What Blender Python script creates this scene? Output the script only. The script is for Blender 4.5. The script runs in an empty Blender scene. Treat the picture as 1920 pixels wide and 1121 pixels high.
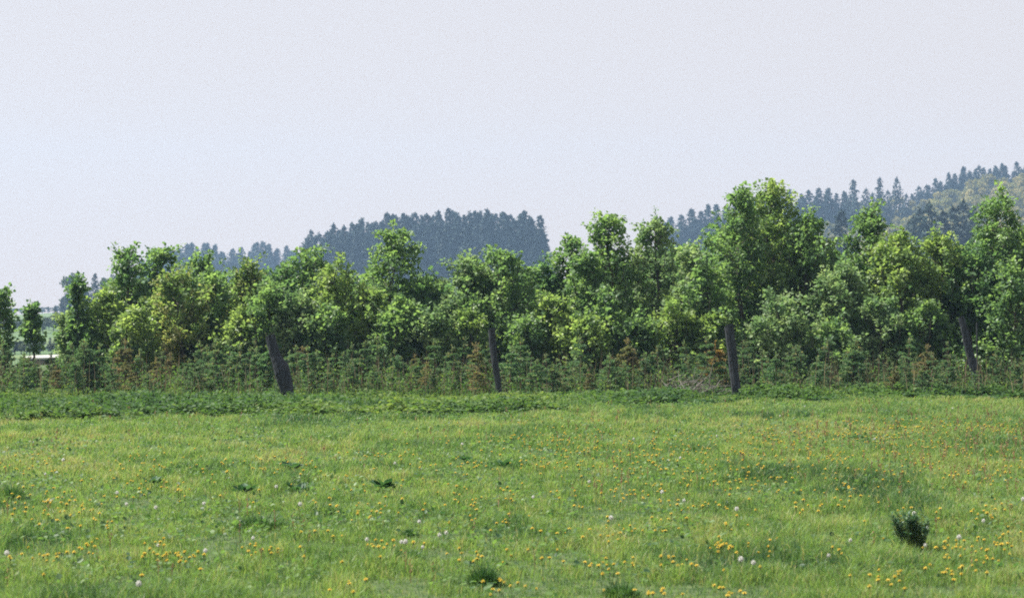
import bpy, math, random
import numpy as np

# ------------------------------------------------------------------ camera, sky, sun
random.seed(7)
R = np.random.default_rng(11)
scn = bpy.context.scene
COL = scn.collection
F = 70.0 / 36.0 * 1920.0          # focal length in pixels of the 1920 px wide photograph
CAM_Z = 1.6
HORIZON = 590.0

cam_d = bpy.data.cameras.new('camera')
cam = bpy.data.objects.new('camera', cam_d)
COL.objects.link(cam)
cam_d.lens = 70.0
cam_d.sensor_width = 36.0
cam_d.clip_start = 0.5
cam_d.clip_end = 9000.0
cam.location = (0, 0, CAM_Z)
cam.rotation_euler = (math.radians(90) + math.atan((HORIZON - 560.5) / F), 0, 0)
cam_d.dof.use_dof = True
cam_d.dof.focus_distance = 30.0
cam_d.dof.aperture_fstop = 5.0
scn.camera = cam

SUN_EL, SUN_AZ = math.radians(54), math.radians(-68)     # behind the trees, a little to the left
world = bpy.data.worlds.new('World')
scn.world = world
world.use_nodes = True
wn, wl = world.node_tree.nodes, world.node_tree.links
bg = wn['Background']
bg.inputs['Strength'].default_value = 0.1
sky = wn.new('ShaderNodeTexSky')
sky.sky_type = 'NISHITA'
sky.sun_disc = False
sky.sun_elevation = SUN_EL
sky.sun_rotation = SUN_AZ
sky.dust_density = 4.0
veil = wn.new('ShaderNodeMix')                            # thin white cloud over the whole sky
veil.data_type = 'RGBA'
veil.inputs['Factor'].default_value = 0.985
wl.new(sky.outputs['Color'], veil.inputs['A'])
tcw = wn.new('ShaderNodeTexCoord'); sepw = wn.new('ShaderNodeSeparateXYZ'); elev = wn.new('ShaderNodeMapRange')
wl.new(tcw.outputs['Generated'], sepw.inputs['Vector']); wl.new(sepw.outputs['Z'], elev.inputs['Value'])
elev.inputs['From Min'].default_value = 0.0; elev.inputs['From Max'].default_value = 0.16
cloud = wn.new('ShaderNodeMix'); cloud.data_type = 'RGBA'       # slightly warmer towards the horizon
wl.new(elev.outputs['Result'], cloud.inputs['Factor'])
cloud.inputs['A'].default_value = (3.36, 2.86, 2.56, 1)
cloud.inputs['B'].default_value = (3.12, 2.93, 2.93, 1)
wl.new(cloud.outputs['Result'], veil.inputs['B'])
wl.new(veil.outputs['Result'], bg.inputs['Color'])

sun_d = bpy.data.lights.new('sun', 'SUN')
sun_d.energy = 5.0
sun_d.angle = math.radians(0.5)
sun_d.color = (1.0, 0.95, 0.86)
sun = bpy.data.objects.new('sun', sun_d)
COL.objects.link(sun)
sun.rotation_euler = (math.radians(90) - SUN_EL, 0, math.radians(180) - SUN_AZ)
sun.location = (-20, 40, 60)

vs = scn.view_settings
vs.view_transform = 'Standard'
vs.look = 'None'
vs.gamma = 1.0
vs.exposure = 1.35
vs.use_curve_mapping = False
scn.render.engine = 'CYCLES'
scn.cycles.filter_width = 1.85
scn.cycles.max_bounces = 12
scn.cycles.transmission_bounces = 8
scn.cycles.diffuse_bounces = 8
scn.cycles.glossy_bounces = 2
scn.cycles.volume_bounces = 0
scn.cycles.use_denoising = False
scn.cycles.denoiser = 'OPENIMAGEDENOISE'
scn.cycles.denoising_input_passes = 'RGB_ALBEDO_NORMAL'
scn.cycles.denoising_prefilter = 'ACCURATE'

# ------------------------------------------------------------------ helpers
def nrm(a):
    return a / np.maximum(np.linalg.norm(a, axis=-1, keepdims=True), 1e-9)

def smooth(a, b, x):
    t = np.clip((x - a) / (b - a), 0, 1)
    return t * t * (3 - 2 * t)

def hash2(ix, iy, seed):
    h = (ix.astype(np.int64) * 374761393 + iy.astype(np.int64) * 668265263 + seed * 982451653) & 0x7fffffff
    h = ((h ^ (h >> 13)) * 1274126177) & 0x7fffffff
    h = h ^ (h >> 16)
    return (h & 0xffff) / 65535.0

def vnoise(x, y, seed=0):
    x = np.asarray(x, float); y = np.asarray(y, float)
    ix, iy = np.floor(x), np.floor(y)
    fx, fy = x - ix, y - iy
    fx, fy = fx * fx * (3 - 2 * fx), fy * fy * (3 - 2 * fy)
    a, b = hash2(ix, iy, seed), hash2(ix + 1, iy, seed)
    c, d = hash2(ix, iy + 1, seed), hash2(ix + 1, iy + 1, seed)
    return (a * (1 - fx) + b * fx) * (1 - fy) + (c * (1 - fx) + d * fx) * fy

def fbm(x, y, seed=0, n=3):
    s, a, t = 0, 1.0, 0
    for k in range(n):
        s = s + a * vnoise(x * 2 ** k, y * 2 ** k, seed + k * 17); t += a; a *= 0.55
    return s / t

def height(x, y):
    x = np.asarray(x, float); y = np.asarray(y, float)
    h = 0.05 * (fbm(x * 0.5, y * 0.35, 3) - 0.5) * smooth(3, 8, y)
    h = h - 2.5 * smooth(58, 105, y) * smooth(-12.5, -20, x) * (1 - smooth(260, 420, y))
    h = h + 60 * np.exp(-((x - 330) / 250) ** 2 - ((y - 760) / 260) ** 2) * smooth(90, 260, y)
    h = h + 5 * np.exp(-((x + 25) / 60) ** 2 - ((y - 620) / 120) ** 2)
    h = h + 12 * np.exp(-((x + 100) / 48) ** 2 - ((y - 840) / 150) ** 2)
    return h

def X(px, Y): return (px - 960.0) / F * Y
def Z(py, Y): return CAM_Z + (HORIZON - py) / F * Y
def ground_y(py, z=0.0): return (CAM_Z - z) * F / (py - HORIZON)

class Acc:
    """collects vertices and faces of one mesh, with a hue value per face"""
    def __init__(s): s.v, s.f, s.n = [], [], 0
    def add(s, V, faces, tint=0.5, mat=0):
        V = np.asarray(V, np.float32).reshape(-1, 3)
        for fc in (faces if isinstance(faces, list) else [faces]):
            fc = np.asarray(fc, np.int32)
            if fc.size == 0: continue
            if isinstance(tint, np.ndarray):
                t = np.repeat(tint, len(fc) // len(tint))
            else:
                t = np.full(len(fc), tint)
            s.f.append((fc + s.n, t.astype(np.float32), mat))
        s.v.append(V); s.n += len(V)
    def mesh(s, name, mats, smooth_faces=False):
        me = bpy.data.meshes.new(name)
        V = np.concatenate(s.v)
        me.vertices.add(len(V)); me.vertices.foreach_set('co', V.ravel())
        loops = np.concatenate([f.ravel() for f, t, m in s.f])
        tot = np.concatenate([np.full(len(f), f.shape[1], np.int32) for f, t, m in s.f])
        start = np.concatenate([[0], np.cumsum(tot)[:-1]]).astype(np.int32)
        me.loops.add(len(loops)); me.loops.foreach_set('vertex_index', loops.astype(np.int32))
        me.polygons.add(len(tot)); me.polygons.foreach_set('loop_start', start)
        me.polygons.foreach_set('material_index', np.concatenate([np.full(len(f), m, np.int32) for f, t, m in s.f]))
        me.polygons.foreach_set('use_smooth', np.full(len(tot), smooth_faces))
        at = me.attributes.new('tint', 'FLOAT', 'FACE')
        at.data.foreach_set('value', np.concatenate([t for f, t, m in s.f]))
        for m in mats: me.materials.append(m)
        me.update(calc_edges=True)
        return me
    def build(s, name, mats, parent=None, loc=None, sm=False):
        o = bpy.data.objects.new(name, s.mesh(name, mats if isinstance(mats, list) else [mats], sm))
        COL.objects.link(o)
        if parent is not None: o.parent = parent
        if loc is not None: o.location = loc
        return o

def tag(o, label=None, cat=None, group=None, kind=None):
    if label: o['label'] = label
    if cat: o['category'] = cat
    if group: o['group'] = group
    if kind: o['kind'] = kind
    return o

def empty(name, loc, rz=0.0, sc=1.0):
    o = bpy.data.objects.new(name, None)
    COL.objects.link(o)
    o.empty_display_size = 0.3
    o.location = loc; o.rotation_euler = (0, 0, rz)
    o.scale = sc if isinstance(sc, tuple) else (sc, sc, sc)
    return o

def tube(acc, pts, radii, sides=5, tint=0.5, mat=0, cap=True):
    pts = np.asarray(pts, float); n = len(pts)
    tan = nrm(np.gradient(pts, axis=0))
    ref = np.array([0.31, 0.95, 0.05])
    u = nrm(np.cross(tan, ref)); w = np.cross(tan, u)
    a = np.linspace(0, 2 * math.pi, sides, endpoint=False)
    ring = (np.cos(a)[None, :, None] * u[:, None, :] + np.sin(a)[None, :, None] * w[:, None, :])
    V = pts[:, None, :] + ring * np.asarray(radii, float)[:, None, None]
    fs = []
    for i in range(n - 1):
        for k in range(sides):
            k2 = (k + 1) % sides
            fs.append((i * sides + k, i * sides + k2, (i + 1) * sides + k2, (i + 1) * sides + k))
    faces = [np.array(fs)]
    if cap: faces.append(np.array([[(n - 1) * sides + k for k in range(sides)]]))
    acc.add(V, faces, tint, mat)

LEAF = np.array([[0, 0, 0], [-.50, .28, .10], [-.34, .62, .06], [0, 1, -.06], [.34, .62, .06], [.50, .28, .10]])
OVAL = np.array([[0, 0, 0], [-.30, .30, .07], [-.28, .68, .05], [0, 1, -.05], [.28, .68, .05], [.30, .30, .07]])
def leaves(acc, P, D, N, size, tint, mat=0, shape=LEAF, width=1.0):
    """folded leaves: base points P, growing directions D, upward normals N"""
    D = nrm(D); N = nrm(N - (N * D).sum(-1, keepdims=True) * D); S = np.cross(D, N)
    sz = np.broadcast_to(np.asarray(size, float), (len(P),))[:, None, None]
    L = shape[None]
    V = P[:, None] + sz * (L[..., 0:1] * width * S[:, None] + L[..., 1:2] * D[:, None] + L[..., 2:3] * N[:, None])
    b = (np.arange(len(P)) * 6)[:, None, None]
    q = np.array([[0, 3, 2, 1], [0, 5, 4, 3]])[None] + b
    acc.add(V, q.reshape(-1, 4), tint, mat)

def blades(acc, P, lean, h, w, tint, mat=0, az=None):
    """grass blades: base P, sideways lean vector (of the tip), height and width arrays"""
    n = len(P)
    if az is None: az = R.uniform(0, math.pi, n)
    s = np.stack([np.cos(az), np.sin(az), np.zeros(n)], -1) * (w[:, None] * .5)
    up = np.array([0, 0, 1.0])
    mid = P + up * (h * .62)[:, None] + lean * .32
    tip = P + up * (h * (1 - .25 * np.minimum(1, np.linalg.norm(lean, axis=1) / np.maximum(h, 1e-6)) ** 2))[:, None] + lean
    V = np.stack([P - s, P + s, mid + s * .8, mid - s * .8, tip], 1)
    b = (np.arange(n) * 5)[:, None]
    acc.add(V, [np.array([[0, 1, 2, 3]]) + b, np.array([[3, 2, 4]]) + b], tint, mat)

def rand_dirs(n, rng=R):
    return nrm(rng.normal(size=(n, 3)))

# ------------------------------------------------------------------ materials
def new_mat(name):
    m = bpy.data.materials.new(name); m.use_nodes = True
    nt = m.node_tree; nt.nodes.clear()
    return m, nt.nodes, nt.links

def leaf_mat(name, stops, trans=0.4, rough=0.42, spec=0.4, tcol=(1.12, 1.13, 0.60), vary=0.0):
    """thin leaf: hue from the per-face 'tint' value, part of the light passes through"""
    m, n, l = new_mat(name)
    out = n.new('ShaderNodeOutputMaterial')
    at = n.new('ShaderNodeAttribute'); at.attribute_name = 'tint'
    ramp = n.new('ShaderNodeValToRGB')
    e = ramp.color_ramp.elements
    while len(e) < len(stops): e.new(0.5)
    for el, (p, c) in zip(e, stops): el.position = p; el.color = (*c, 1)
    l.new(at.outputs['Fac'], ramp.inputs['Fac'])
    colour = ramp.outputs['Color']
    if vary:
        oi = n.new('ShaderNodeObjectInfo'); hs = n.new('ShaderNodeHueSaturation')
        mr = n.new('ShaderNodeMapRange'); mr.inputs['To Min'].default_value = 1 - vary; mr.inputs['To Max'].default_value = 1 + vary
        l.new(oi.outputs['Random'], mr.inputs['Value']); l.new(mr.outputs['Result'], hs.inputs['Value'])
        l.new(colour, hs.inputs['Color']); colour = hs.outputs['Color']
    p = n.new('ShaderNodeBsdfPrincipled')
    p.inputs['Roughness'].default_value = rough
    p.inputs['Specular IOR Level'].default_value = spec
    l.new(colour, p.inputs['Base Color'])
    t = n.new('ShaderNodeBsdfTranslucent')
    mul = n.new('ShaderNodeMix'); mul.data_type = 'RGBA'; mul.blend_type = 'MULTIPLY'
    mul.inputs['Factor'].default_value = 1.0; mul.clamp_result = False
    l.new(colour, mul.inputs['A']); mul.inputs['B'].default_value = (*tcol, 1)
    l.new(mul.outputs['Result'], t.inputs['Color'])
    mx = n.new('ShaderNodeMixShader'); mx.inputs['Fac'].default_value = trans
    l.new(p.outputs['BSDF'], mx.inputs[1]); l.new(t.outputs['BSDF'], mx.inputs[2])
    l.new(mx.outputs['Shader'], out.inputs['Surface'])
    return m

def rough_mat(name, c1, c2, scale=(8, 8, 8), rough=0.85, bump=0.4, spec=0.2, detail=6, dist=0.02):
    m, n, l = new_mat(name)
    out = n.new('ShaderNodeOutputMaterial'); p = n.new('ShaderNodeBsdfPrincipled')
    tc = n.new('ShaderNodeTexCoord'); mp = n.new('ShaderNodeMapping'); mp.inputs['Scale'].default_value = scale
    nz = n.new('ShaderNodeTexNoise'); nz.inputs['Scale'].default_value = 1.0; nz.inputs['Detail'].default_value = detail
    l.new(tc.outputs['Object'], mp.inputs['Vector']); l.new(mp.outputs['Vector'], nz.inputs['Vector'])
    rp = n.new('ShaderNodeValToRGB'); rp.color_ramp.elements[0].position = .3; rp.color_ramp.elements[1].position = .7
    rp.color_ramp.elements[0].color = (*c1, 1); rp.color_ramp.elements[1].color = (*c2, 1)
    l.new(nz.outputs['Fac'], rp.inputs['Fac']); l.new(rp.outputs['Color'], p.inputs['Base Color'])
    p.inputs['Roughness'].default_value = rough; p.inputs['Specular IOR Level'].default_value = spec
    b = n.new('ShaderNodeBump'); b.inputs['Strength'].default_value = bump; b.inputs['Distance'].default_value = dist
    l.new(nz.outputs['Fac'], b.inputs['Height']); l.new(b.outputs['Normal'], p.inputs['Normal'])
    l.new(p.outputs['BSDF'], out.inputs['Surface'])
    return m

M = {}
M['grass'] = leaf_mat('meadow_grass_blades', [(0, (.034, .09, .042)), (.45, (.13, .228, .074)), (.8, (.212, .315, .096)), (1, (.32, .31, .16))], .5, .5, .3, (1.05, 1.1, .6))
M['tussock'] = leaf_mat('tussock_blades', [(0, (.022, .07, .028)), (1, (.10, .20, .06))], .4, .5, .3)
M['herb'] = leaf_mat('undergrowth_leaves', [(0, (.035, .085, .035)), (.5, (.085, .165, .05)), (1, (.18, .25, .075))], .48, .6, .18)
M['dry'] = leaf_mat('dry_stalks', [(0, (.15, .115, .075)), (1, (.28, .23, .14))], .2, .7, .1, (1, 1, 1))
M['sorrel'] = leaf_mat('sorrel_stalks', [(0, (.17, .10, .06)), (1, (.30, .19, .11))], .3, .7, .1, (1, 1, 1))
M['maple'] = leaf_mat('maple_leaves', [(0, (0.109, 0.200, 0.104)), (.55, (0.158, 0.270, 0.117)), (1, (0.223, 0.340, 0.143))], .58, .45, .35)
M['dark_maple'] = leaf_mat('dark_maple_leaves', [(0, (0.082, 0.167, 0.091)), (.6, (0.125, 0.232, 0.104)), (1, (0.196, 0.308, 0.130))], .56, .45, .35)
M['lime'] = leaf_mat('lime_green_leaves', [(0, (0.136, 0.227, 0.098)), (.5, (0.202, 0.308, 0.117)), (1, (0.278, 0.373, 0.143))], .56, .45, .35)
M['pale'] = leaf_mat('pale_grey_green_leaves', [(0, (.11, .20, .10)), (.5, (.19, .29, .14)), (1, (.28, .365, .19))], .52, .55, .2, (1.05, 1.1, .7))
M['amber'] = leaf_mat('amber_young_leaves', [(0, (.12, .20, .08)), (.5, (.20, .29, .10)), (.85, (.29, .335, .13)), (1, (.34, .335, .15))], .54, .5, .25, (1.06, 1.1, .65))
M['spruce'] = leaf_mat('young_spruce_needles', [(0, (.06, .14, .075)), (.5, (.115, .22, .11)), (.85, (.18, .265, .14)), (1, (.29, .26, .15))], .45, .55, .3, (1.1, 1.05, .6), .2)
M['rusty'] = leaf_mat('browned_spruce_needles', [(0, (.11, .16, .07)), (.55, (.18, .19, .10)), (1, (.28, .235, .15))], .45, .6, .25, (1.1, 1, .6), .15)
M['yellow_spruce'] = leaf_mat('yellowed_spruce_needles', [(0, (.08, .10, .03)), (.5, (.24, .19, .06)), (1, (.38, .25, .08))], .25, .6, .25, (1.1, 1, .6))
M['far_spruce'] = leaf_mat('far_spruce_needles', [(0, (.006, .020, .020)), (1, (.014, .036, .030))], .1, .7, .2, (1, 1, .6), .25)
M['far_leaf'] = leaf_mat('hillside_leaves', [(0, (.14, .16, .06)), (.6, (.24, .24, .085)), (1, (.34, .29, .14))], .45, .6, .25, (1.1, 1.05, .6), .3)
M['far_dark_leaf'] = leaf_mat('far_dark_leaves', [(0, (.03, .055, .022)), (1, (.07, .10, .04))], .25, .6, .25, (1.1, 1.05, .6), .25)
M['bark'] = rough_mat('sapling_bark', (.045, .037, .03), (.12, .105, .085), (14, 14, 5))
M['spruce_bark'] = rough_mat('spruce_stem', (.085, .06, .042), (.16, .12, .085), (14, 14, 6))
M['far_bark'] = rough_mat('far_trunk', (.05, .04, .035), (.11, .09, .075), (2, 2, 1))
M['post'] = rough_mat('weathered_post_wood', (.014, .017, .022), (.048, .054, .062), (34, 34, 3), .85, .9)
M['post_end'] = rough_mat('sawn_post_end', (.26, .25, .23), (.42, .40, .37), (40, 40, 40), .8, .3)
M['twig'] = rough_mat('dead_twigs', (.085, .08, .072), (.18, .17, .155), (20, 20, 20), .8, .3)
M['petal'] = leaf_mat('dandelion_petals', [(0, (.62, .48, .09)), (1, (.76, .63, .15))], .3, .6, .2, (1, 1, .8))
M['stem'] = leaf_mat('dandelion_stems', [(0, (.09, .15, .05)), (1, (.18, .22, .08))], .3, .5, .3)
M['seed'] = leaf_mat('seed_head_down', [(0, (.62, .62, .60)), (1, (.76, .76, .74))], .5, .8, .1, (1, 1, 1))
M['dock'] = leaf_mat('dock_leaves', [(0, (.025, .075, .035)), (1, (.07, .16, .07))], .35, .6, .2)
M['spurge'] = leaf_mat('bluish_weed_leaves', [(0, (.03, .08, .05)), (.6, (.06, .14, .085)), (1, (.15, .24, .16))], .35, .45, .4)
M['shed_wall'] = rough_mat('shed_boards', (.10, .075, .055), (.17, .13, .10), (14, 14, 2), .8, .4)
M['shed_roof'] = rough_mat('pale_sheet_roof', (.30, .30, .29), (.42, .41, .40), (3, 3, 3), .6, .2)

# ground: grassy earth near, farmland far
def ground_mat():
    m, n, l = new_mat('meadow_ground')
    out = n.new('ShaderNodeOutputMaterial'); p = n.new('ShaderNodeBsdfPrincipled')
    tc = n.new('ShaderNodeTexCoord')
    def noise(s, d):
        z = n.new('ShaderNodeTexNoise'); z.inputs['Scale'].default_value = s; z.inputs['Detail'].default_value = d
        l.new(tc.outputs['Object'], z.inputs['Vector']); return z
    fine, wide = noise(9, 8), noise(.02, 4)
    a = n.new('ShaderNodeValToRGB')
    a.color_ramp.elements[0].position = .35; a.color_ramp.elements[1].position = .68
    a.color_ramp.elements[0].color = (.03, .055, .022, 1); a.color_ramp.elements[1].color = (.08, .11, .045, 1)
    l.new(fine.outputs['Fac'], a.inputs['Fac'])
    b = n.new('ShaderNodeValToRGB')
    b.color_ramp.elements[0].position = .4; b.color_ramp.elements[1].position = .6
    b.color_ramp.elements[0].color = (.06, .11, .045, 1); b.color_ramp.elements[1].color = (.11, .15, .065, 1)
    l.new(wide.outputs['Fac'], b.inputs['Fac'])
    sx = n.new('ShaderNodeSeparateXYZ'); l.new(tc.outputs['Object'], sx.inputs['Vector'])
    mr = n.new('ShaderNodeMapRange'); mr.inputs['From Min'].default_value = 55; mr.inputs['From Max'].default_value = 80
    l.new(sx.outputs['Y'], mr.inputs['Value'])
    mx = n.new('ShaderNodeMix'); mx.data_type = 'RGBA'
    l.new(mr.outputs['Result'], mx.inputs['Factor']); l.new(a.outputs['Color'], mx.inputs['A']); l.new(b.outputs['Color'], mx.inputs['B'])
    l.new(mx.outputs['Result'], p.inputs['Base Color']); p.inputs['Roughness'].default_value = .95
    p.inputs['Specular IOR Level'].default_value = .1
    l.new(p.outputs['BSDF'], out.inputs['Surface'])
    return m

# ------------------------------------------------------------------ ground
u = np.linspace(-1, 1, 241); gx = 1000 * np.sinh(6.2 * u) / np.sinh(6.2)
v = np.linspace(0, 1, 261); gy = -40 + 1140 * (np.exp(4.0 * v) - 1) / (np.exp(4.0) - 1)
GX, GY = np.meshgrid(gx, gy)
a = Acc()
ii = np.arange(240)[None, :] + 241 * np.arange(260)[:, None]
a.add(np.stack([GX, GY, height(GX, GY)], -1), np.stack([ii, ii + 1, ii + 242, ii + 241], -1).reshape(-1, 4))
tag(a.build('ground', ground_mat(), sm=True), kind='structure')

# ------------------------------------------------------------------ far woods
def tree_copy(proto, loc, h, w, rz, label, cat, group, name):
    e = empty(name, loc, rz, (w, w, h))
    for nm, me in proto:
        c = bpy.data.objects.new(nm, me); COL.objects.link(c); c.parent = e
    return tag(e, label, cat, group)

def far_spruce(seed, leafmat, spread=1.0, bare=0.06):
    """unit-high spruce: tapered stem and tiers of drooping sprays"""
    rng = np.random.default_rng(seed)
    t = Acc(); tube(t, [(0, 0, -.02), (0, 0, .5), (rng.normal() * .004, 0, .985)], [.012, .008, .001], 5)
    c = Acc(); P, D, N, S, T = [], [], [], [], []
    z = bare
    while z < .985:
        u_ = (z - bare) / (1 - bare)
        rad = .5 * spread * (1 - u_) ** .62 * min(1, .6 + u_ * 2.0)
        nb = 9 if u_ < .75 else 6
        for k in range(nb):
            az = rng.uniform(0, 2 * math.pi); r = rad * rng.uniform(.55, 1.12)
            out = np.array([math.cos(az), math.sin(az), 0])
            for q in range(5):
                s = rng.uniform(.15, .95)
                pt = out * r * s * .47 + np.array([0, 0, z - .045 * s * s * (1 - u_) + rng.normal() * .006])
                d = out * .35 + np.array([rng.normal() * .25, rng.normal() * .25, rng.uniform(-.5, .15)])
                P.append(pt); D.append(d); N.append(np.array([rng.normal() * .5, rng.normal() * .5, 1]) + out * .6)
                S.append(rng.uniform(.03, .062) * (1.05 - .5 * u_)); T.append(rng.uniform())
        z += rng.uniform(.026, .04) * (1.1 - .5 * u_)
    for q in range(10):
        P.append(np.array([0, 0, 1 - .008 * q])); D.append(np.array([rng.normal() * .5, rng.normal() * .5, 1.0])); N.append(rand_dirs(1, rng)[0])
        S.append(.02 + .0015 * q); T.append(rng.uniform())
    leaves(c, np.array(P), np.array(D), np.array(N), np.array(S), np.array(T), shape=OVAL, width=1.5)
    return [('trunk', t.mesh('trunk', [M['far_bark']])), ('crown', c.mesh('crown', [leafmat]))]

def far_broadleaf(seed, leafmat, lumps=9, n=1100):
    """unit-high broadleaved tree: forked trunk and lumpy clumps of leaf sprays"""
    rng = np.random.default_rng(seed)
    t = Acc(); tube(t, [(0, 0, -.03), (0, 0, .3), (.02, 0, .62)], [.03, .022, .01], 6)
    C = np.stack([rng.normal(size=lumps) * .19, rng.normal(size=lumps) * .19, rng.uniform(.3, .86, lumps)], -1)
    C[:, :2] *= (1.15 - .6 * np.abs(C[:, 2:] - .55) * 2)
    C[0] = (0, 0, .86)
    rad = rng.uniform(.10, .19, lumps); rad[0] = .13
    for cpt in C: tube(t, [(0, 0, .25), tuple((cpt + np.array([0, 0, .3])) * .5), tuple(cpt)], [.014, .01, .004], 4)
    k = rng.integers(0, lumps, n); d = rand_dirs(n, rng); d[:, 2] = np.where(d[:, 2] < -.5, -d[:, 2], d[:, 2])
    P = C[k] + d * (rad[k] * rng.uniform(.45, 1.08, n))[:, None]
    c = Acc(); leaves(c, P, rand_dirs(n, rng) + d * .6, d + rng.normal(size=(n, 3)) * .5, rng.uniform(.035, .065, n),
                      np.clip(.25 * rng.normal(size=n) + rng.uniform(0, 1, lumps)[k] * .7 + .15, 0, 1), shape=OVAL, width=1.6)
    return [('trunk', t.mesh('trunk', [M['far_bark']])), ('crown', c.mesh('crown', [leafmat]))]

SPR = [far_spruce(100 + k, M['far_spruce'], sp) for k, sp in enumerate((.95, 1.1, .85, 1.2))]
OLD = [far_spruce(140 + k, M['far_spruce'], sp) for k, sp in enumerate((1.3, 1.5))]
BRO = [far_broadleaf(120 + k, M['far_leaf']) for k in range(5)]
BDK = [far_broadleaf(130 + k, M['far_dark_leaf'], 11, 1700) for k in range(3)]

def skyline(pts):
    xs, ys = zip(*pts)
    return lambda px: float(np.interp(px, xs, ys))

def plant(protos, px, py_top, Y, name, label, cat, group, wfac=1.0, hmin=3.0, hmax=34.0):
    x = X(px, Y); g = float(height(x, Y)); h = min(max(Z(py_top, Y) - g, hmin), hmax)
    w = h * wfac
    tree_copy(random.choice(protos), (x, Y, g - .1), h, w, random.uniform(0, 6.28), label, cat, group, name)

# central wood: solid stand of spruces, tops cut against the sky
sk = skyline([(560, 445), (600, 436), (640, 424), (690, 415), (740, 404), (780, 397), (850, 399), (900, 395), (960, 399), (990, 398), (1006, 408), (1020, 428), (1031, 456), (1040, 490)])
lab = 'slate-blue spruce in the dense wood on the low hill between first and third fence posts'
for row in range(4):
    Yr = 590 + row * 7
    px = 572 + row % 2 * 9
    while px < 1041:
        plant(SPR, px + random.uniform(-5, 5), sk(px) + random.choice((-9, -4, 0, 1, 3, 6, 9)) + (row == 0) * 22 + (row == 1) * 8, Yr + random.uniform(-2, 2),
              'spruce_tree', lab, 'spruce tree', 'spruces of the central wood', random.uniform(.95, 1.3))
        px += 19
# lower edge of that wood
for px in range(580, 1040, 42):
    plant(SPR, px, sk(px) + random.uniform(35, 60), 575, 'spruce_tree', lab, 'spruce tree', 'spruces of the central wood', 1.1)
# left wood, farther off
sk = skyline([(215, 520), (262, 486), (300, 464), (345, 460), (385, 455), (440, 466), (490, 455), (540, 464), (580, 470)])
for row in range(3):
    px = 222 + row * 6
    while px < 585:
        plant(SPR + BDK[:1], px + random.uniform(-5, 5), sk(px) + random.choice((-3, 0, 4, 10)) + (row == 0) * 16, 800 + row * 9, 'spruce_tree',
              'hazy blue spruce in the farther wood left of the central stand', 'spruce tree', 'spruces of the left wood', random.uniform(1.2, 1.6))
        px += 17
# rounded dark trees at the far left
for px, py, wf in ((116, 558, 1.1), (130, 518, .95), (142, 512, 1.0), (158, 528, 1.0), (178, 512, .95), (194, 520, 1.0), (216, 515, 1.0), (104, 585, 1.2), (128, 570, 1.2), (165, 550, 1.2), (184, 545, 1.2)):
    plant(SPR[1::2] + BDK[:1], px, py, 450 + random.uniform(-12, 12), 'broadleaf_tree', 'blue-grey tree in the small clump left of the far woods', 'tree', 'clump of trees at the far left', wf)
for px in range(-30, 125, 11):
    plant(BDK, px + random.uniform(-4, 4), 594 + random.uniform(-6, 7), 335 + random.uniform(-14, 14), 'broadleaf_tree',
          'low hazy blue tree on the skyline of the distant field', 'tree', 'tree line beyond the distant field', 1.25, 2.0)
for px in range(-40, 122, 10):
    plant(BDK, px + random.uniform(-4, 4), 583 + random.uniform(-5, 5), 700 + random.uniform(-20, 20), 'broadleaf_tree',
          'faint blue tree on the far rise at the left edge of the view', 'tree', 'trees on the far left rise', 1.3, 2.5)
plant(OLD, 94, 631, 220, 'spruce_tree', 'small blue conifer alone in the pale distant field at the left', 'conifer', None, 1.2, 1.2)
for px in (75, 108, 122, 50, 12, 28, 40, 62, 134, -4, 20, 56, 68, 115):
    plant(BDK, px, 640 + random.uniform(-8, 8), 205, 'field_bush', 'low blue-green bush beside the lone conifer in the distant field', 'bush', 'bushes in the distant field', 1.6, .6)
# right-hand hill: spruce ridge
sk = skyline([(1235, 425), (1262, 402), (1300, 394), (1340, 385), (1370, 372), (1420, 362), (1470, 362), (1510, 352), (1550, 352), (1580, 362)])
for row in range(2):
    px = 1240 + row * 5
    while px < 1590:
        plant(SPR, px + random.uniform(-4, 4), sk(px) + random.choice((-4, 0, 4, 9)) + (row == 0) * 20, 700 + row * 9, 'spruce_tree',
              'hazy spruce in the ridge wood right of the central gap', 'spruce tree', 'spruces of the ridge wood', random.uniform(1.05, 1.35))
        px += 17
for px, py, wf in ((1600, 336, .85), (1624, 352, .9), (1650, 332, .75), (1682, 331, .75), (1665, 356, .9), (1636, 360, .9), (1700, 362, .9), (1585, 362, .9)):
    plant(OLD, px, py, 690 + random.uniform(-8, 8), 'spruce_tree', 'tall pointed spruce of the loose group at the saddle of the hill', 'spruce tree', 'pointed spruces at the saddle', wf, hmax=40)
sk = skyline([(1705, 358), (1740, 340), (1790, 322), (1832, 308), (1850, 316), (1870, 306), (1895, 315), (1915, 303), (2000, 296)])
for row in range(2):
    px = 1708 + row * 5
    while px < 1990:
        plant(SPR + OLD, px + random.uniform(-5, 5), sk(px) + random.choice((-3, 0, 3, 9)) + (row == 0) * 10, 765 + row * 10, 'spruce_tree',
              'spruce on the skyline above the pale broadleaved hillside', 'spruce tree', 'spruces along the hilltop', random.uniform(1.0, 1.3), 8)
        px += 11
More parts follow.
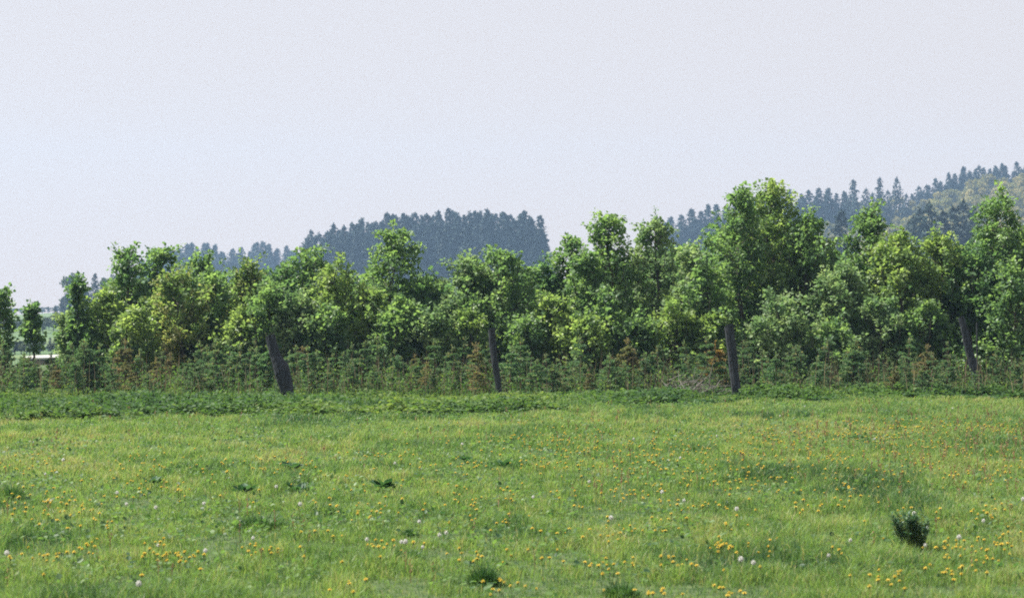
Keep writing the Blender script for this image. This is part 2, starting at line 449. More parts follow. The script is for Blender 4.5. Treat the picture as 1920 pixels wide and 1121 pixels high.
# right-hand hill: broadleaved slope
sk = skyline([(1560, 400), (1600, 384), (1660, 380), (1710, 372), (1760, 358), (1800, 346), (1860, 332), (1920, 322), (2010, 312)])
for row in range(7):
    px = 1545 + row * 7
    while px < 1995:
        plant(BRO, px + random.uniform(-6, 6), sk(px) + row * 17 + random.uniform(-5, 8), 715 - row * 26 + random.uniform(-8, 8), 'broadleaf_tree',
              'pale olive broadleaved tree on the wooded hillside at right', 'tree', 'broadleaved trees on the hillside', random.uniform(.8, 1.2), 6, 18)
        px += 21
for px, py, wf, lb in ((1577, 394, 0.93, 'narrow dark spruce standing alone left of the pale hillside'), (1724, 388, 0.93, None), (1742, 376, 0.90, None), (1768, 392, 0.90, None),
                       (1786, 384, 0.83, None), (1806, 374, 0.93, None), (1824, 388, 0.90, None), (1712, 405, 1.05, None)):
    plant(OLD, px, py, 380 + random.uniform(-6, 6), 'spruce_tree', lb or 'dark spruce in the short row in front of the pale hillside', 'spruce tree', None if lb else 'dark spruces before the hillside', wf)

# shed with a pale roof in the dip at the left
sx_, sy_ = X(84, 108), 108.0
sg = float(height(sx_, sy_)); rt = Z(668, sy_) - sg
e = tag(empty('field_shed', (sx_, sy_, sg)), 'low brown field shed with a pale sheet roof behind the left end of the plantation', 'shed')
a = Acc(); hw_, hd = .95, 1.2
a.add([(-hw_, -hd, -.2), (hw_, -hd, -.2), (hw_, hd, -.2), (-hw_, hd, -.2), (-hw_, -hd, rt - .22), (hw_, -hd, rt - .16), (hw_, hd, rt - .1), (-hw_, hd, rt - .16)],
      np.array([[0, 1, 5, 4], [1, 2, 6, 5], [2, 3, 7, 6], [3, 0, 4, 7]])); a.build('wall', M['shed_wall'], e)
a = Acc(); ov = .12
rv = [(-hw_ - ov, -hd - ov, rt - .17), (hw_ + ov, -hd - ov, rt - .1), (hw_ + ov, hd + ov, rt), (-hw_ - ov, hd + ov, rt - .07)]
a.add(rv + [(x_, y_, z_ + .09) for x_, y_, z_ in rv], np.array([[3, 2, 1, 0], [4, 5, 6, 7], [0, 1, 5, 4], [1, 2, 6, 5], [2, 3, 7, 6], [3, 0, 4, 7]])); a.build('roof', M['shed_roof'], e)

# ------------------------------------------------------------------ hedge of saplings
def sapling(label, px, py_top, hw, py_bot, Y, kind, seed, group=None, dens=1.0, spike=0.0, leaf=.082, name='young_tree', lean=0.0):
    rng = np.random.default_rng(seed)
    x0 = X(px, Y); g = float(height(x0, Y))
    H = Z(py_top, Y) - g; zb = max(Z(py_bot, Y) - g, .12); rad = max(hw * Y / F - .10, .10)
    e = tag(empty(name, (x0, Y, g)), label, 'tree' if name != 'leafy_shrub' else 'shrub', group)
    t, c = Acc(), Acc()
    nt = 25; zz = np.linspace(-.05, H * .985, nt)
    wob = np.cumsum(rng.normal(size=(nt, 2)) * .021, 0); wob[0] = 0
    tr = np.column_stack([wob[:, 0] + lean * (zz / H) ** 1.5, wob[:, 1], zz])
    tube(t, tr, np.linspace(.028 + .010 * H, .006, nt), 6)
    at = lambda z: np.array([np.interp(z, zz, tr[:, 0]), np.interp(z, zz, tr[:, 1]), z])
    span = H - zb
    nl = int((11 + 9 * span) * (0.8 + .5 * min(rad, 1.1)))
    P, D, N, S, T = [], [], [], [], []
    ga = rng.uniform(0, 6.28)
    def twig(q0, q1, k, tone):
        s = rng.uniform(.08, 1.05, k)[:, None]
        ax = nrm((q1 - q0)[None])
        base = q0 + (q1 - q0) * s
        o = rand_dirs(k, rng); o = nrm(o - .6 * (o * ax).sum(1, keepdims=True) * ax + np.array([0, 0, .15]))
        base = base + o * rng.uniform(.02, .09, k)[:, None]
        dd = o * .8 + ax * .5 + np.array([0, 0, -.35])
        nn = np.array([0, 0, .75]) + o * .45 + rng.normal(size=(k, 3)) * .5
        P.append(base); D.append(dd); N.append(nn)
        S.append(leaf * rng.uniform(.6, 1.25, k)); T.append(np.clip(tone + rng.normal(size=k) * .2, 0, 1))
    lump = rng.uniform(0, 100)
    for i in range(nl):
        u_ = (i + rng.uniform(.1, .9)) / nl
        z1 = zb + span * u_ ** .9                       # height of the limb's tip
        prof = (math.sin(math.pi * min(1, (.16 + .84 * u_) ** max(.5, .84 - .32 * spike))) + .07) ** .8
        ga += 2.4 + rng.normal() * .5
        r = rad * prof * rng.choice((.55, .8, 1.0, 1.2), p=(.22, .3, .3, .18)) * rng.uniform(.85, 1.1)
        out = np.array([math.cos(ga), math.sin(ga), 0])
        z0 = max(zb * .5, min(z1 - r * rng.uniform(.35, 1.0), H * .93))
        p0 = at(z0); p1 = at(z1) * np.array([1, 1, 0]) + out * r + np.array([0, 0, z1])
        pm = p0 * .5 + p1 * .5 + np.array([0, 0, -.06 * r]) + rng.normal(size=3) * .03
        tube(t, [p0, p0 * .67 + pm * .33, p0 * .33 + pm * .67, pm, pm * .67 + p1 * .33, pm * .33 + p1 * .67, p1], np.linspace(.012 + .006 * r, .004, 7), 4)
        tone = np.clip(.5 + .30 * rng.normal(), .05, .95)
        ntw = int(3 + 6 * r)
        for k in range(ntw):
            s = rng.uniform(.3, 1.0) if k else 1.0
            q0 = pm + (p1 - pm) * max(0, 2 * s - 1) if s > .5 else p0 + (pm - p0) * 2 * s
            dr = nrm(out * .5 + rand_dirs(1, rng)[0] * .9 + np.array([0, 0, .55]))
            q1 = q0 + dr * rng.uniform(.14, .46) * min(1, .45 + rad)
            tube(t, [q0, q1], [.005, .002], 3, cap=False)
            twig(q0, q1, int(rng.integers(16, 29) * dens), tone + rng.normal() * .08)
    # upright young shoots that stand out of the outline
    for k in range(int(6 + 8 * rad * span)):
        z1 = zb + span * rng.uniform(.35, .95); u_ = (z1 - zb) / span; az = rng.uniform(0, 6.28)
        r = rad * (math.sin(math.pi * min(1, (.16 + .84 * u_) ** max(.5, .84 - .32 * spike))) + .05) ** .8 * rng.uniform(.5, 1.1)
        q0 = at(z1) * np.array([1, 1, 0]) + np.array([math.cos(az) * r, math.sin(az) * r, z1])
        b0 = at(max(z1 - r * .8, zb * .6))
        tube(t, [b0 * (1 - f_) + q0 * f_ for f_ in (0, .25, .5, .75, 1)], np.linspace(.010, .007, 5), 4, cap=False)
        q1 = q0 + np.array([rng.normal() * .07 + math.cos(az) * .08, rng.normal() * .07, rng.uniform(.28, .66) * (1 - .35 * u_)])
        q1[2] = min(q1[2], H * .99 - rng.uniform(0, .5) * min(1, r / rad) * span * .5)
        if q1[2] < q0[2] + .08: continue
        tube(t, [q0, q1], [.007, .002], 4, cap=False)
        tone = rng.uniform(.4, .85)
        twig(q0, q1, int(13 * dens), tone); twig(q1 - (q1 - q0) * .2, q1, int(5 * dens), tone)
    # leader with its own tufts
    top = at(H * .985)
    for k in range(5):
        z = H * (1 - .04 * k) - .02
        twig(at(min(z, H * .985)) - np.array([0, 0, .06]), at(min(z, H * .985)) + rng.normal(size=3) * np.array([.06, .06, .01]), int(9 * dens), .6)
    P, D, N, S, T = (np.concatenate(q) for q in (P, D, N, S, T))
    leaves(c, P, D, N, S, T)
    t.build('trunk', M['bark'], e); c.build('crown', M[kind], e)
    return e

m, d, l_, p_, o_ = 'maple', 'dark_maple', 'lime', 'pale', 'amber'
TREES = [  # label, x, top, half width, crown foot, distance, leaves, leader spike
 ('thin dark sapling cut by the left edge of the photo', -2, 548, 28, 700, 44.5, m, .5),
 ('slim dark sapling with a small tufted head alone in the gap near the left edge', 70, 580, 11, 640, 44.0, d, .1),
 ('sparse yellowish bush at the left end of the hedge', 132, 592, 26, 690, 45.0, p_, .2),
 ('narrow dark column-like sapling at the left end of the solid hedge', 158, 524, 17, 680, 44.5, d, .8),
 ('light green sapling between the narrow column and the tall twin-topped maples', 203, 545, 38, 668, 44.8, l_, .3),
 ('left one of two tall dark maples with twin spikes at the left of the hedge', 240, 470, 40, 640, 46.0, d, .6),
 ('right one of two tall dark maples with twin spikes at the left of the hedge', 290, 468, 40, 640, 46.5, d, .5),
 ('green maple just behind the amber-leaved sapling, its top showing over it', 372, 488, 38, 640, 46.8, m, .5),
 ('broad sapling flushed amber and yellow left of the first fence post', 345, 515, 62, 655, 44.3, o_, .1),
 ('mid-green sapling between the two amber-flushed saplings', 405, 512, 40, 665, 44.6, m, .3),
 ('sapling with a yellowish amber top left of the first fence post', 458, 492, 42, 650, 45.6, o_, .4),
 ('leafy green maple directly behind the top of the first fence post', 500, 545, 46, 668, 44.0, m, .2),
 ('dark domed maple rising right of the first fence post', 580, 472, 48, 640, 46.0, d, .3),
 ('broad dark crown filling behind the first fence post', 535, 505, 42, 640, 46.6, d, .2),
 ('pale grey-green shrub right beside the first fence post', 560, 560, 46, 672, 43.9, p_, .1),
 ('bright green sapling between the first post and the tall spiked maple', 640, 500, 52, 660, 44.8, l_, .3),
 ('tall maple with a thin topmost spike midway between first and second posts', 737, 438, 62, 640, 45.6, m, 1.0),
 ('short bright sapling low in front of the tall spiked maple', 690, 545, 34, 660, 44.2, l_, .2),
 ('dark sapling right of the tall spiked maple', 797, 528, 36, 650, 45.2, d, .3),
 ('low green sapling filling the front right of the tall spiked maple', 770, 570, 28, 660, 44.1, m, .2),
 ('pale grey-green domed tree left of the second fence post', 860, 486, 54, 655, 45.2, p_, .2),
 ('full round maple directly above the second fence post', 942, 472, 66, 640, 45.0, m, .3),
 ('light green low shoot at the left foot of the second post', 880, 590, 30, 680, 43.8, l_, .1),
 ('dark maple right behind the second fence post with deep shade under it', 1008, 500, 40, 640, 46.4, d, .3),
 ('maple with a squarish top at the right edge of the blue spruce wood', 1064, 452, 40, 640, 46.2, m, .5),
 ('light green sapling low in front of the square-topped maple', 1048, 560, 40, 672, 44.2, l_, .2),
 ('maple with a long crooked spike leaning left against bare sky', 1155, 408, 54, 640, 45.6, m, 1.1),
 ('green maple tucked left under the crooked spike', 1112, 478, 42, 655, 45.0, m, .3),
 ('leafy sapling low in front of the crooked-spiked maple', 1150, 560, 38, 668, 44.2, m, .2),
 ('pale tall tree left of the biggest maples', 1240, 414, 54, 650, 46.0, p_, .3),
 ('pale olive sapling between the pale tall tree and the biggest maple', 1285, 470, 46, 650, 45.0, p_, .3),
 ('bright leafy sapling low in front of the pale tall tree', 1270, 570, 46, 675, 44.0, l_, .1),
 ('tallest dark maple with a forked top above the third fence post', 1386, 356, 58, 640, 46.0, m, .7),
 ('broad rounded maple, the highest crown just right of the third post', 1442, 350, 74, 610, 46.6, l_, .4),
 ('maple low before the tallest dark one, left of the third post', 1340, 500, 44, 655, 44.4, m, .2),
 ('dark-bottomed broad maple right of the highest crown', 1508, 408, 58, 600, 46.2, m, .3),
 ('pale shrub right of the third post under the broad maple', 1470, 560, 56, 700, 44.0, p_, .1),
 ('olive green shrub mass in front of the dark-bottomed maple', 1545, 520, 50, 680, 44.8, p_, .2),
 ('airy upright sapling standing out before the pale hillside', 1638, 392, 50, 600, 46.4, m, .4),
 ('bright lime domed tree in front of the dark spruce row', 1690, 442, 62, 620, 45.4, l_, .1),
 ('lime green tree right of the bright lime dome', 1770, 446, 58, 615, 45.8, l_, .2),
 ('light shrub mass low left of the fourth fence post', 1650, 565, 62, 705, 44.2, p_, .1),
 ('mid-green bush left of the dark gap at the fourth fence post', 1735, 575, 48, 700, 44.4, m, .1),
 ('dark maple overhanging the fourth fence post', 1815, 475, 48, 600, 45.4, d, .3),
 ('tall airy maple at the right edge of the hedge', 1875, 372, 60, 620, 46.2, m, .5),
 ('leafy maple low at the right edge beyond the fourth post', 1900, 500, 48, 665, 44.4, m, .2),
 ('outermost maple cut by the right edge of the photo', 1960, 395, 64, 640, 45.6, m, .4),
 ('low light green bush at the foot of the twin-spiked maples', 262, 590, 40, 690, 43.9, l_, .1),
 ('low leafy bush just left of the first fence post', 440, 590, 44, 690, 43.8, l_, .1),
 ('low green bush right of the pale shrub by the first fence post', 618, 590, 40, 690, 43.8, m, .1),
 ('low green bush midway between first and second posts', 725, 596, 36, 690, 43.7, m, .1),
 ('low pale bush left of the second fence post', 826, 590, 40, 685, 43.9, p_, .1),
 ('low bush in the shade right of the second fence post', 985, 600, 40, 690, 43.9, m, .1),
 ('low bright bush at the foot of the crooked-spiked maple', 1100, 596, 42, 690, 43.7, l_, .1),
 ('low green bush midway between second and third posts', 1200, 596, 42, 690, 43.8, m, .1),
 ('low bright bush just left of the third fence post', 1322, 596, 36, 690, 43.7, l_, .1),
 ('low olive bush right of the third fence post', 1420, 610, 40, 700, 43.6, p_, .1),
 ('low leafy bush in front of the olive shrub mass', 1560, 610, 50, 710, 43.5, m, .1),
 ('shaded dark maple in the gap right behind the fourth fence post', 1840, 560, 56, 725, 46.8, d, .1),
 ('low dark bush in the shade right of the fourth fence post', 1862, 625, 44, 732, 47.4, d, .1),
 ('olive shrub between the two light shrub masses at right', 1600, 500, 52, 640, 45.2, p_, .2),
]
for i, (lb, px, top, hw, bot, Y, kind, spk) in enumerate(TREES):
    sapling(lb, px, top, hw * 1.14, bot + 10, Y, kind, 300 + i, spike=spk, dens=1.15, lean=-.18 if 'crooked' in lb else 0.0)
# deeper ranks of the hedge
env = skyline([(140, 600), (200, 560), (260, 500), (340, 520), (460, 520), (560, 510), (640, 530), (735, 500), (800, 545), (870, 520), (950, 510), (1020, 530), (1080, 500),
               (1150, 480), (1220, 470), (1300, 450), (1400, 410), (1480, 420), (1540, 450), (1600, 480), (1700, 480), (1800, 470), (1880, 430), (2000, 430)])
i = 0
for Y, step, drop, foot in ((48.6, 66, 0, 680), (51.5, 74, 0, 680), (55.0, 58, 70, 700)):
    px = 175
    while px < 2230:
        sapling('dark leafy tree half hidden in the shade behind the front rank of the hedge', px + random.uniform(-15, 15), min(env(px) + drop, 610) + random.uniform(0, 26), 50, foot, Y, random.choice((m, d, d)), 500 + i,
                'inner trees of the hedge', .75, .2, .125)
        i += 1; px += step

# ------------------------------------------------------------------ plantation of small spruces
def baby_spruce(seed):
    rng = np.random.default_rng(seed)
    t, c = Acc(), Acc()
    tube(t, [(0, 0, -.03), (rng.normal() * .012, 0, .5), (rng.normal() * .02, rng.normal() * .02, 1.0)], [.016, .011, .004], 5)
    P, D, N, S, T = [], [], [], [], []
    def spray(q0, q1, tone, k):
        s = rng.uniform(0, 1, k)[:, None]; ax = nrm((q1 - q0)[None])
        o = rand_dirs(k, rng)
        P.append(q0 + (q1 - q0) * s); D.append(ax * .7 + o * .8 + np.array([0, 0, .15])); N.append(rand_dirs(k, rng))
        S.append(rng.uniform(.028, .055, k)); T.append(np.clip(tone + rng.normal(size=k) * .18, 0, 1))
    z = .06
    while z < .86:
        u_ = z / .95
        r = .34 * (1 - u_) ** .8 + .04
        for k in range(int(rng.integers(4, 7))):
            az = rng.uniform(0, 6.28); rr = r * rng.uniform(.6, 1.15)
            o = np.array([math.cos(az), math.sin(az), 0])
            q0 = np.array([0, 0, z + rng.normal() * .015]); q1 = q0 + o * rr + np.array([0, 0, rr * rng.uniform(-.05, .45)])
            tube(t, [q0, q1], [.005, .002], 3, cap=False)
            tone = np.clip(.42 + rng.normal() * .2, 0, 1)
            spray(q0 + (q1 - q0) * .15, q1, tone, int(22 + 70 * rr))
            for sgn in (-1, 1):
                for s in (.45, .7):
                    b0 = q0 + (q1 - q0) * s
                    b1 = b0 + (o * .6 + sgn * np.array([-o[1], o[0], 0]) * .7 + np.array([0, 0, .15])) * rr * .38
                    spray(b0, b1, tone + .05, int(8 + 26 * rr))
        z += rng.uniform(.085, .13)
    spray(np.array([0, 0, .78]), np.array([0, 0, 1.0]), .75, 26)
    for k in range(4):
        az = rng.uniform(0, 6.28); spray(np.array([0, 0, .88]), np.array([.05 * math.cos(az), .05 * math.sin(az), .96]), .7, 8)
    P, D, N, S, T = (np.concatenate(q) for q in (P, D, N, S, T))
    leaves(c, P, D, N, S, T, shape=OVAL, width=.62)
    return t.mesh('trunk', [M['spruce_bark']]), c
baby_t, baby_c = [], {'spruce': [], 'rusty': [], 'yellow_spruce': []}
for k in range(6):
    tm, ca = baby_spruce(900 + k)
    baby_t.append(tm)
    for kd in baby_c: baby_c[kd].append(ca.mesh('crown', [M[kd]]))
POSTX = (522, 928, 1372, 1818)
def zone(px):
    return ('left of the first fence post', 'between the first and second fence posts', 'between the second and third fence posts',
            'between the third and fourth fence posts', 'right of the fourth fence post')[sum(px > q for q in POSTX)]
def put_baby(px, Y, h, kd, label=None):
    x = X(px, Y); g = float(height(x, Y)); k = random.randrange(6)
    look = {'spruce': 'green', 'rusty': 'rusty brown', 'yellow_spruce': 'yellowed'}[kd]
    e = tag(empty('young_spruce', (x, Y, g), random.uniform(0, 6.28), (h * random.uniform(.85, 1.2), h * random.uniform(.85, 1.2), h)),
            label or f'knee-high {look} young spruce in the plantation {zone(px)}', 'young spruce', None if label else f'{look} young spruces {zone(px)}')
    e.rotation_euler = (random.gauss(0, .07), random.gauss(0, .07), random.uniform(0, 6.28))
    if random.random() < .12: e.scale = [q * .6 for q in e.scale]
    for nm, me in (('trunk', baby_t[k]), ('crown', baby_c[kd][k])):
        o = bpy.data.objects.new(nm, me); COL.objects.link(o); o.parent = e
rusty_at = [(250, 60), (310, 40), (420, 30), (550, 50), (590, 30), (760, 40), (800, 30), (890, 40), (1115, 50), (1330, 25), (1730, 60), (1860, 30)]
for Y, step in ((38.9, 46), (40.0, 40), (41.2, 38), (42.4, 38), (43.4, 46)):
    px = -150.0
    while px < 2110:
        w = sum(math.exp(-((px - a_) / b_) ** 2) for a_, b_ in rusty_at)
        if not (1785 < px < 1872 and Y > 39.5): put_baby(px + random.uniform(-12, 12), Y + random.uniform(-.35, .35), random.uniform(.6, 1.16) * (1.0 if Y > 39.5 else .75) * (.9 if 45 < px < 125 else 1.0), 'rusty' if random.random() < .02 + .2 * min(1, w) else 'spruce')
        px += step * random.choice((.45, .7, 1.0, 1.2, 1.7))
put_baby(1340, 40.6, 1.06, 'yellow_spruce', 'yellow-tipped young spruce just left of the third fence post')

# ------------------------------------------------------------------ fence posts
def post(label, Y, rings, name='fence_post', sides=10, seed=0):
    """rough round post lofted through (x px, y px, width px) rings, top first"""
    rng = np.random.default_rng(seed)
    x0 = X(rings[-1][0], Y); g = float(height(x0, Y))
    pts, rad = [], []
    for px, py, w in rings[::-1]:
        pts.append((X(px, Y) - x0, rng.normal() * .006, Z(py, Y) - g)); rad.append(w * .5 * Y / F)
    pts = [(pts[0][0] + .03, 0, -.15)] + pts; rad = [rad[0]] + rad
    # resample so that the hewn surface can vary along the length
    pts = np.array(pts); zz = np.linspace(pts[0, 2], pts[-1, 2], 22)
    c = np.column_stack([np.interp(zz, pts[:, 2], pts[:, 0]), np.interp(zz, pts[:, 2], pts[:, 1]), zz]); r = np.interp(zz, pts[:, 2], rad)
    an = np.linspace(0, 2 * math.pi, sides, endpoint=False)
    flat = 1 + rng.normal(size=sides) * .05
    ring = np.stack([np.cos(an), np.sin(an), np.zeros(sides)], -1)
    rr = r[:, None] * flat[None] * (1 + rng.normal(size=(22, sides)) * .02)
    V = c[:, None] + ring[None] * rr[..., None]
    V[-1, :, 2] += ring[:, 0] * r[-1] * .25 - ring[:, 1] * r[-1] * .55   # sawn a little aslant
    a = Acc(); fs = []
    for i in range(21):
        for k in range(sides):
            k2 = (k + 1) % sides; fs.append((i * sides + k, i * sides + k2, (i + 1) * sides + k2, (i + 1) * sides + k))
    a.add(V, [np.array(fs)]); a.add(V[-1], [np.array([list(range(sides))])], .5, 1)
    return tag(a.build(name, [M['post'], M['post_end']], loc=(x0, Y, g)), label, 'fence post')
post('dark leaning fence post with a bulge low on its right, first from left', 37.6,
     [(507, 632, 19), (513, 655, 20), (517, 668, 22), (525, 681, 30), (529, 695, 31), (533, 712, 30), (538, 732, 26), (545, 758, 23)], seed=1)
post('slim straight fence post with a pale sawn top, second from the left', 38.0,
     [(922, 618, 13), (924, 650, 13.5), (928, 680, 13), (932, 705, 12.5), (935, 726, 12), (937, 745, 12)], seed=2)
post('stout grey fence post leaning beside the twig pile, third from left', 37.6,
     [(1367, 612, 19), (1370, 635, 19), (1374, 665, 19), (1376, 695, 19), (1380, 725, 19), (1383, 748, 19)], seed=3)
post('dark crooked fence post leaning in deep shade at right, fourth from left', 41.3,
     [(1802, 596, 12), (1808, 618, 13), (1814, 645, 14), (1822, 675, 16), (1830, 705, 17), (1835, 742, 17)], seed=4)
e = post('thin upright pale stake standing against the fourth fence post', 41.0, [(1831.5, 604, 3.2), (1831.5, 660, 3.2), (1831, 742, 3.4)], 'wooden_stake', 6, 5)
e['category'] = 'stake'

# pile of dead twigs left of the third post
a = Acc(); rng = np.random.default_rng(77)
for k in range(75):
    s = np.array([rng.normal() * .30, rng.normal() * .25, abs(rng.normal()) * .10 + .02])
    dr = nrm(np.array([rng.normal() + .5, rng.normal() * .6, abs(rng.normal()) * .55])); L = rng.uniform(.25, .75)
    mid = s + dr * L * .5 + rng.normal(size=3) * .03
    tube(a, [s, mid, s + dr * L], [.008, .006, .002], 4)
tube(a, [(-.05, -.2, .0), (.2, -.2, .24), (.42, -.2, .44)], [.014, .012, .005], 5)
xt = X(1290, 38.2)
tag(a.build('twig_pile', M['twig'], loc=(xt, 38.2, float(height(xt, 38.2)) + .04)), 'heap of grey dead twigs left of the third fence post', 'twig pile')

# ------------------------------------------------------------------ undergrowth along the fence
edge = skyline([(-200, 792), (0, 790), (250, 784), (450, 780), (650, 778), (900, 776), (1050, 768), (1150, 760), (1300, 757), (1500, 752), (1700, 748), (1920, 744), (2200, 742)])
def edge_Y(x):
    """distance of the meadow's far edge at ground position x"""
    Yv = np.full(len(x), 34.0)
    for _ in range(4): Yv = CAM_Z * F / (np.interp(x / Yv * F + 960, np.linspace(-200, 2200, 60), [edge(q) for q in np.linspace(-200, 2200, 60)]) - HORIZON)
    return Yv
n = 30000
hx = R.uniform(-14.2, 14.2, n); ey = edge_Y(hx) - .5 + (fbm(hx * .32, hx * 0, 95) - .5) * 1.7
hy = ey + R.uniform(0, 1, n) ** 1.6 * (44.5 - ey) + R.normal(size=n) * .35 * (R.uniform(size=n) < .35)
clump = fbm(hx * .8, hy * .8, 41); keep = R.uniform(size=n) < .25 + 1.2 * smooth(.36, .62, clump)
hx, hy, ey, clump = hx[keep], hy[keep], ey[keep], clump[keep]
front = np.exp(-np.maximum(hy - ey - .7, 0) / 1.6)
hh = (.06 + .23 * smooth(.36, .72, clump) * (.35 + .95 * fbm(hx * .45 + 3, hy * 0.0, 91))) * R.uniform(.35, 1.3, len(hx)) * (.5 + .6 * front) * smooth(-.6, 1.1, hy - ey + .15)
hh = np.maximum(hh, .05)
patch = fbm(hx * .35 + 5, hy * .35, 47)
ac = Acc(); k = 8
gz = height(hx, hy)
P = np.repeat(np.stack([hx, hy, gz], -1), k, 0); q = R.uniform(.25, 1.05, len(P)); P[:, 2] += q * np.repeat(hh, k)
o = rand_dirs(len(P)); o[:, 2] = np.abs(o[:, 2]) * .3
leaves(ac, P + o * .02, o + np.array([0, 0, -.1]), np.array([0, 0, .9]) + o * .25 + R.normal(size=P.shape) * .35, R.uniform(.045, .09, len(P)),
       np.clip(np.repeat(patch * 1.3 - .2 + R.normal(size=len(hx)) * .14, k) + R.normal(size=len(P)) * .12, 0, 1), shape=OVAL, width=1.15)
blades(ac, np.stack([hx, hy, gz], -1), R.normal(size=(len(hx), 3)) * np.array([.03, .03, 0]), hh * .95, np.full(len(hx), .006), np.clip(patch, 0, 1))
n = 4200                                                     # taller pale herbs tangled between the small spruces
tx = R.uniform(-14.2, 14.2, n); ty = R.uniform(38.3, 44.2, n); kp = R.uniform(size=n) < .15 + 1.3 * smooth(.35, .65, fbm(tx * .9, ty * .9, 53)); tx, ty = tx[kp], ty[kp]; n = len(tx)
th = R.uniform(.18, .62, n); k = 9; tz = height(tx, ty)
P = np.repeat(np.stack([tx, ty, tz], -1), k, 0); P[:, 2] += R.uniform(.2, 1.0, len(P)) * np.repeat(th, k); o = rand_dirs(len(P))
leaves(ac, P + o * .04, o, rand_dirs(len(P)) + np.array([0, 0, .5]), R.uniform(.035, .075, len(P)), np.clip(np.repeat(R.normal(size=n) * .2 + .38, k) + R.normal(size=len(P)) * .15, 0, 1), shape=OVAL)
blades(ac, np.stack([tx, ty, tz], -1), R.normal(size=(n, 3)) * np.array([.05, .05, 0]), th, np.full(n, .008), R.uniform(.3, 1, n), 1)
n = 14000                                                    # grasses between the herbs
bx = R.uniform(-14.2, 14.2, n); by = edge_Y(bx) + R.uniform(-.4, 9, n)
blades(ac, np.stack([bx, by, height(bx, by)], -1), R.normal(size=(n, 3)) * np.array([.05, .05, 0]), R.uniform(.06, .26, n), R.uniform(.008, .013, n), np.clip(R.normal(size=n) * .25 + .5, 0, 1))
n = 1500                                                     # dry stalks among the small spruces
bx = R.uniform(-14.2, 14.2, n); by = R.uniform(38.2, 44.0, n)
blades(ac, np.stack([bx, by, height(bx, by)], -1), R.normal(size=(n, 3)) * np.array([.07, .07, 0]), R.uniform(.3, .95, n), R.uniform(.008, .014, n), R.uniform(0, 1, n), 1)
tag(ac.build('undergrowth', [M['herb'], M['dry']]), 'low green nettles, herbs and dry stalks along the fence line', 'undergrowth', kind='stuff')

# ------------------------------------------------------------------ meadow grass
ac = Acc()
for y0, y1, dens in ((9.6, 13, 4600), (13, 17, 3600), (17, 22, 2700), (22, 28, 2000), (28, 37.5, 1500)):
    hw_ = .262 * y1 + 2.9
    n = int((y1 - y0) * 2 * hw_ * dens)
    x = R.uniform(-hw_, hw_, n); y = R.uniform(y0, y1, n)
    kp = (np.abs(x) < .262 * y + .8) | (R.uniform(size=n) < .6); x, y = x[kp], y[kp]
    if y1 > 30:
        kp = y < edge_Y(x) + .5; x, y = x[kp], y[kp]
    lush = fbm(x * .9, y * .55, 61); tuft = fbm(x * 3.1, y * 2.2, 67); hue = fbm(x * .33 + 9, y * .22, 71); mot = fbm(x * 8.5, y * 4.0, 73, 2)
    kp = R.uniform(size=len(x)) < .30 + 1.1 * smooth(.3, .6, tuft) * (.35 + .9 * smooth(.3, .6, mot))
    x, y, lush, tuft, hue, mot = x[kp], y[kp], lush[kp], tuft[kp], hue[kp], mot[kp]
    n = len(x)
    h = (.028 + .055 * smooth(.35, .75, lush) + .05 * smooth(.45, .8, tuft) + .035 * smooth(.4, .8, mot)) * R.uniform(.5, 1.3, n)
    right = smooth(-1, 6, x * 18 / y)                       # the right-hand side is drier
    tint = .56 + .75 * (hue - .5) - .4 * smooth(.5, .8, lush) + .75 * (mot - .5) + .4 * (tuft - .5) + .15 * R.normal(size=n) + .08 * right
    tint = np.where(R.uniform(size=n) < .05 + .06 * right, 1.0, tint)
    lean = R.normal(size=(n, 3)) * (h * .45)[:, None]; lean[:, 2] = 0
    blades(ac, np.stack([x, y, height(x, y) - .005], -1), lean, h, np.clip(.00030 * y + .0010, .004, .0115) * R.uniform(.7, 1.3, n), np.clip(tint, 0, 1))
# clover-like low leaves between the blades
n = 70000
y = 10 + 26 * R.uniform(size=n) ** .7; x = R.uniform(-1, 1, n) * (.262 * y + 1.0)
kp = (fbm(x * 1.3, y * .9, 81) > .5) & (y < edge_Y(x)); x, y = x[kp], y[kp]
o = rand_dirs(len(x)); o[:, 2] = np.abs(o[:, 2]) * .4
leaves(ac, np.stack([x, y, height(x, y) + R.uniform(.02, .07, len(x))], -1), o, np.array([0, 0, 1.0]) + R.normal(size=(len(x), 3)) * .3, R.uniform(.02, .05, len(x)), R.uniform(0, .55, len(x)), shape=OVAL, width=1.3)
tag(ac.build('grass', M['grass']), 'short bright green meadow grass', 'grass', kind='stuff')

# reddish sorrel and dry seed stalks
ac = Acc(); n = 3600
y = 10.2 + 24 * R.uniform(size=n) ** .75; x = R.uniform(-1, 1, n) * (.262 * y + .6)
spx = x / y * F + 960; spy = HORIZON + CAM_Z * F / y
wgt = 1.0 * np.exp(-((spx - 1850) / 190) ** 2 - ((spy - 870) / 70) ** 2) + .9 * np.exp(-((spx - 815) / 35) ** 2 - ((spy - 1105) / 30) ** 2) \
    + .5 * np.exp(-((spx - 545) / 40) ** 2 - ((spy - 1030) / 40) ** 2) + .45 * np.exp(-((spx - 1560) / 120) ** 2 - ((spy - 850) / 50) ** 2) + .06
wgt += .35 * np.exp(-((spx - 1150) / 60) ** 2 - ((spy - 930) / 60) ** 2)
kp = R.uniform(size=n) < wgt; x, y = x[kp], y[kp]; n = len(x)
blades(ac, np.stack([x, y, height(x, y)], -1), R.normal(size=(n, 3)) * np.array([.03, .03, 0]), R.uniform(.10, .22, n), .0022 + .00022 * y, R.uniform(0, 1, n))
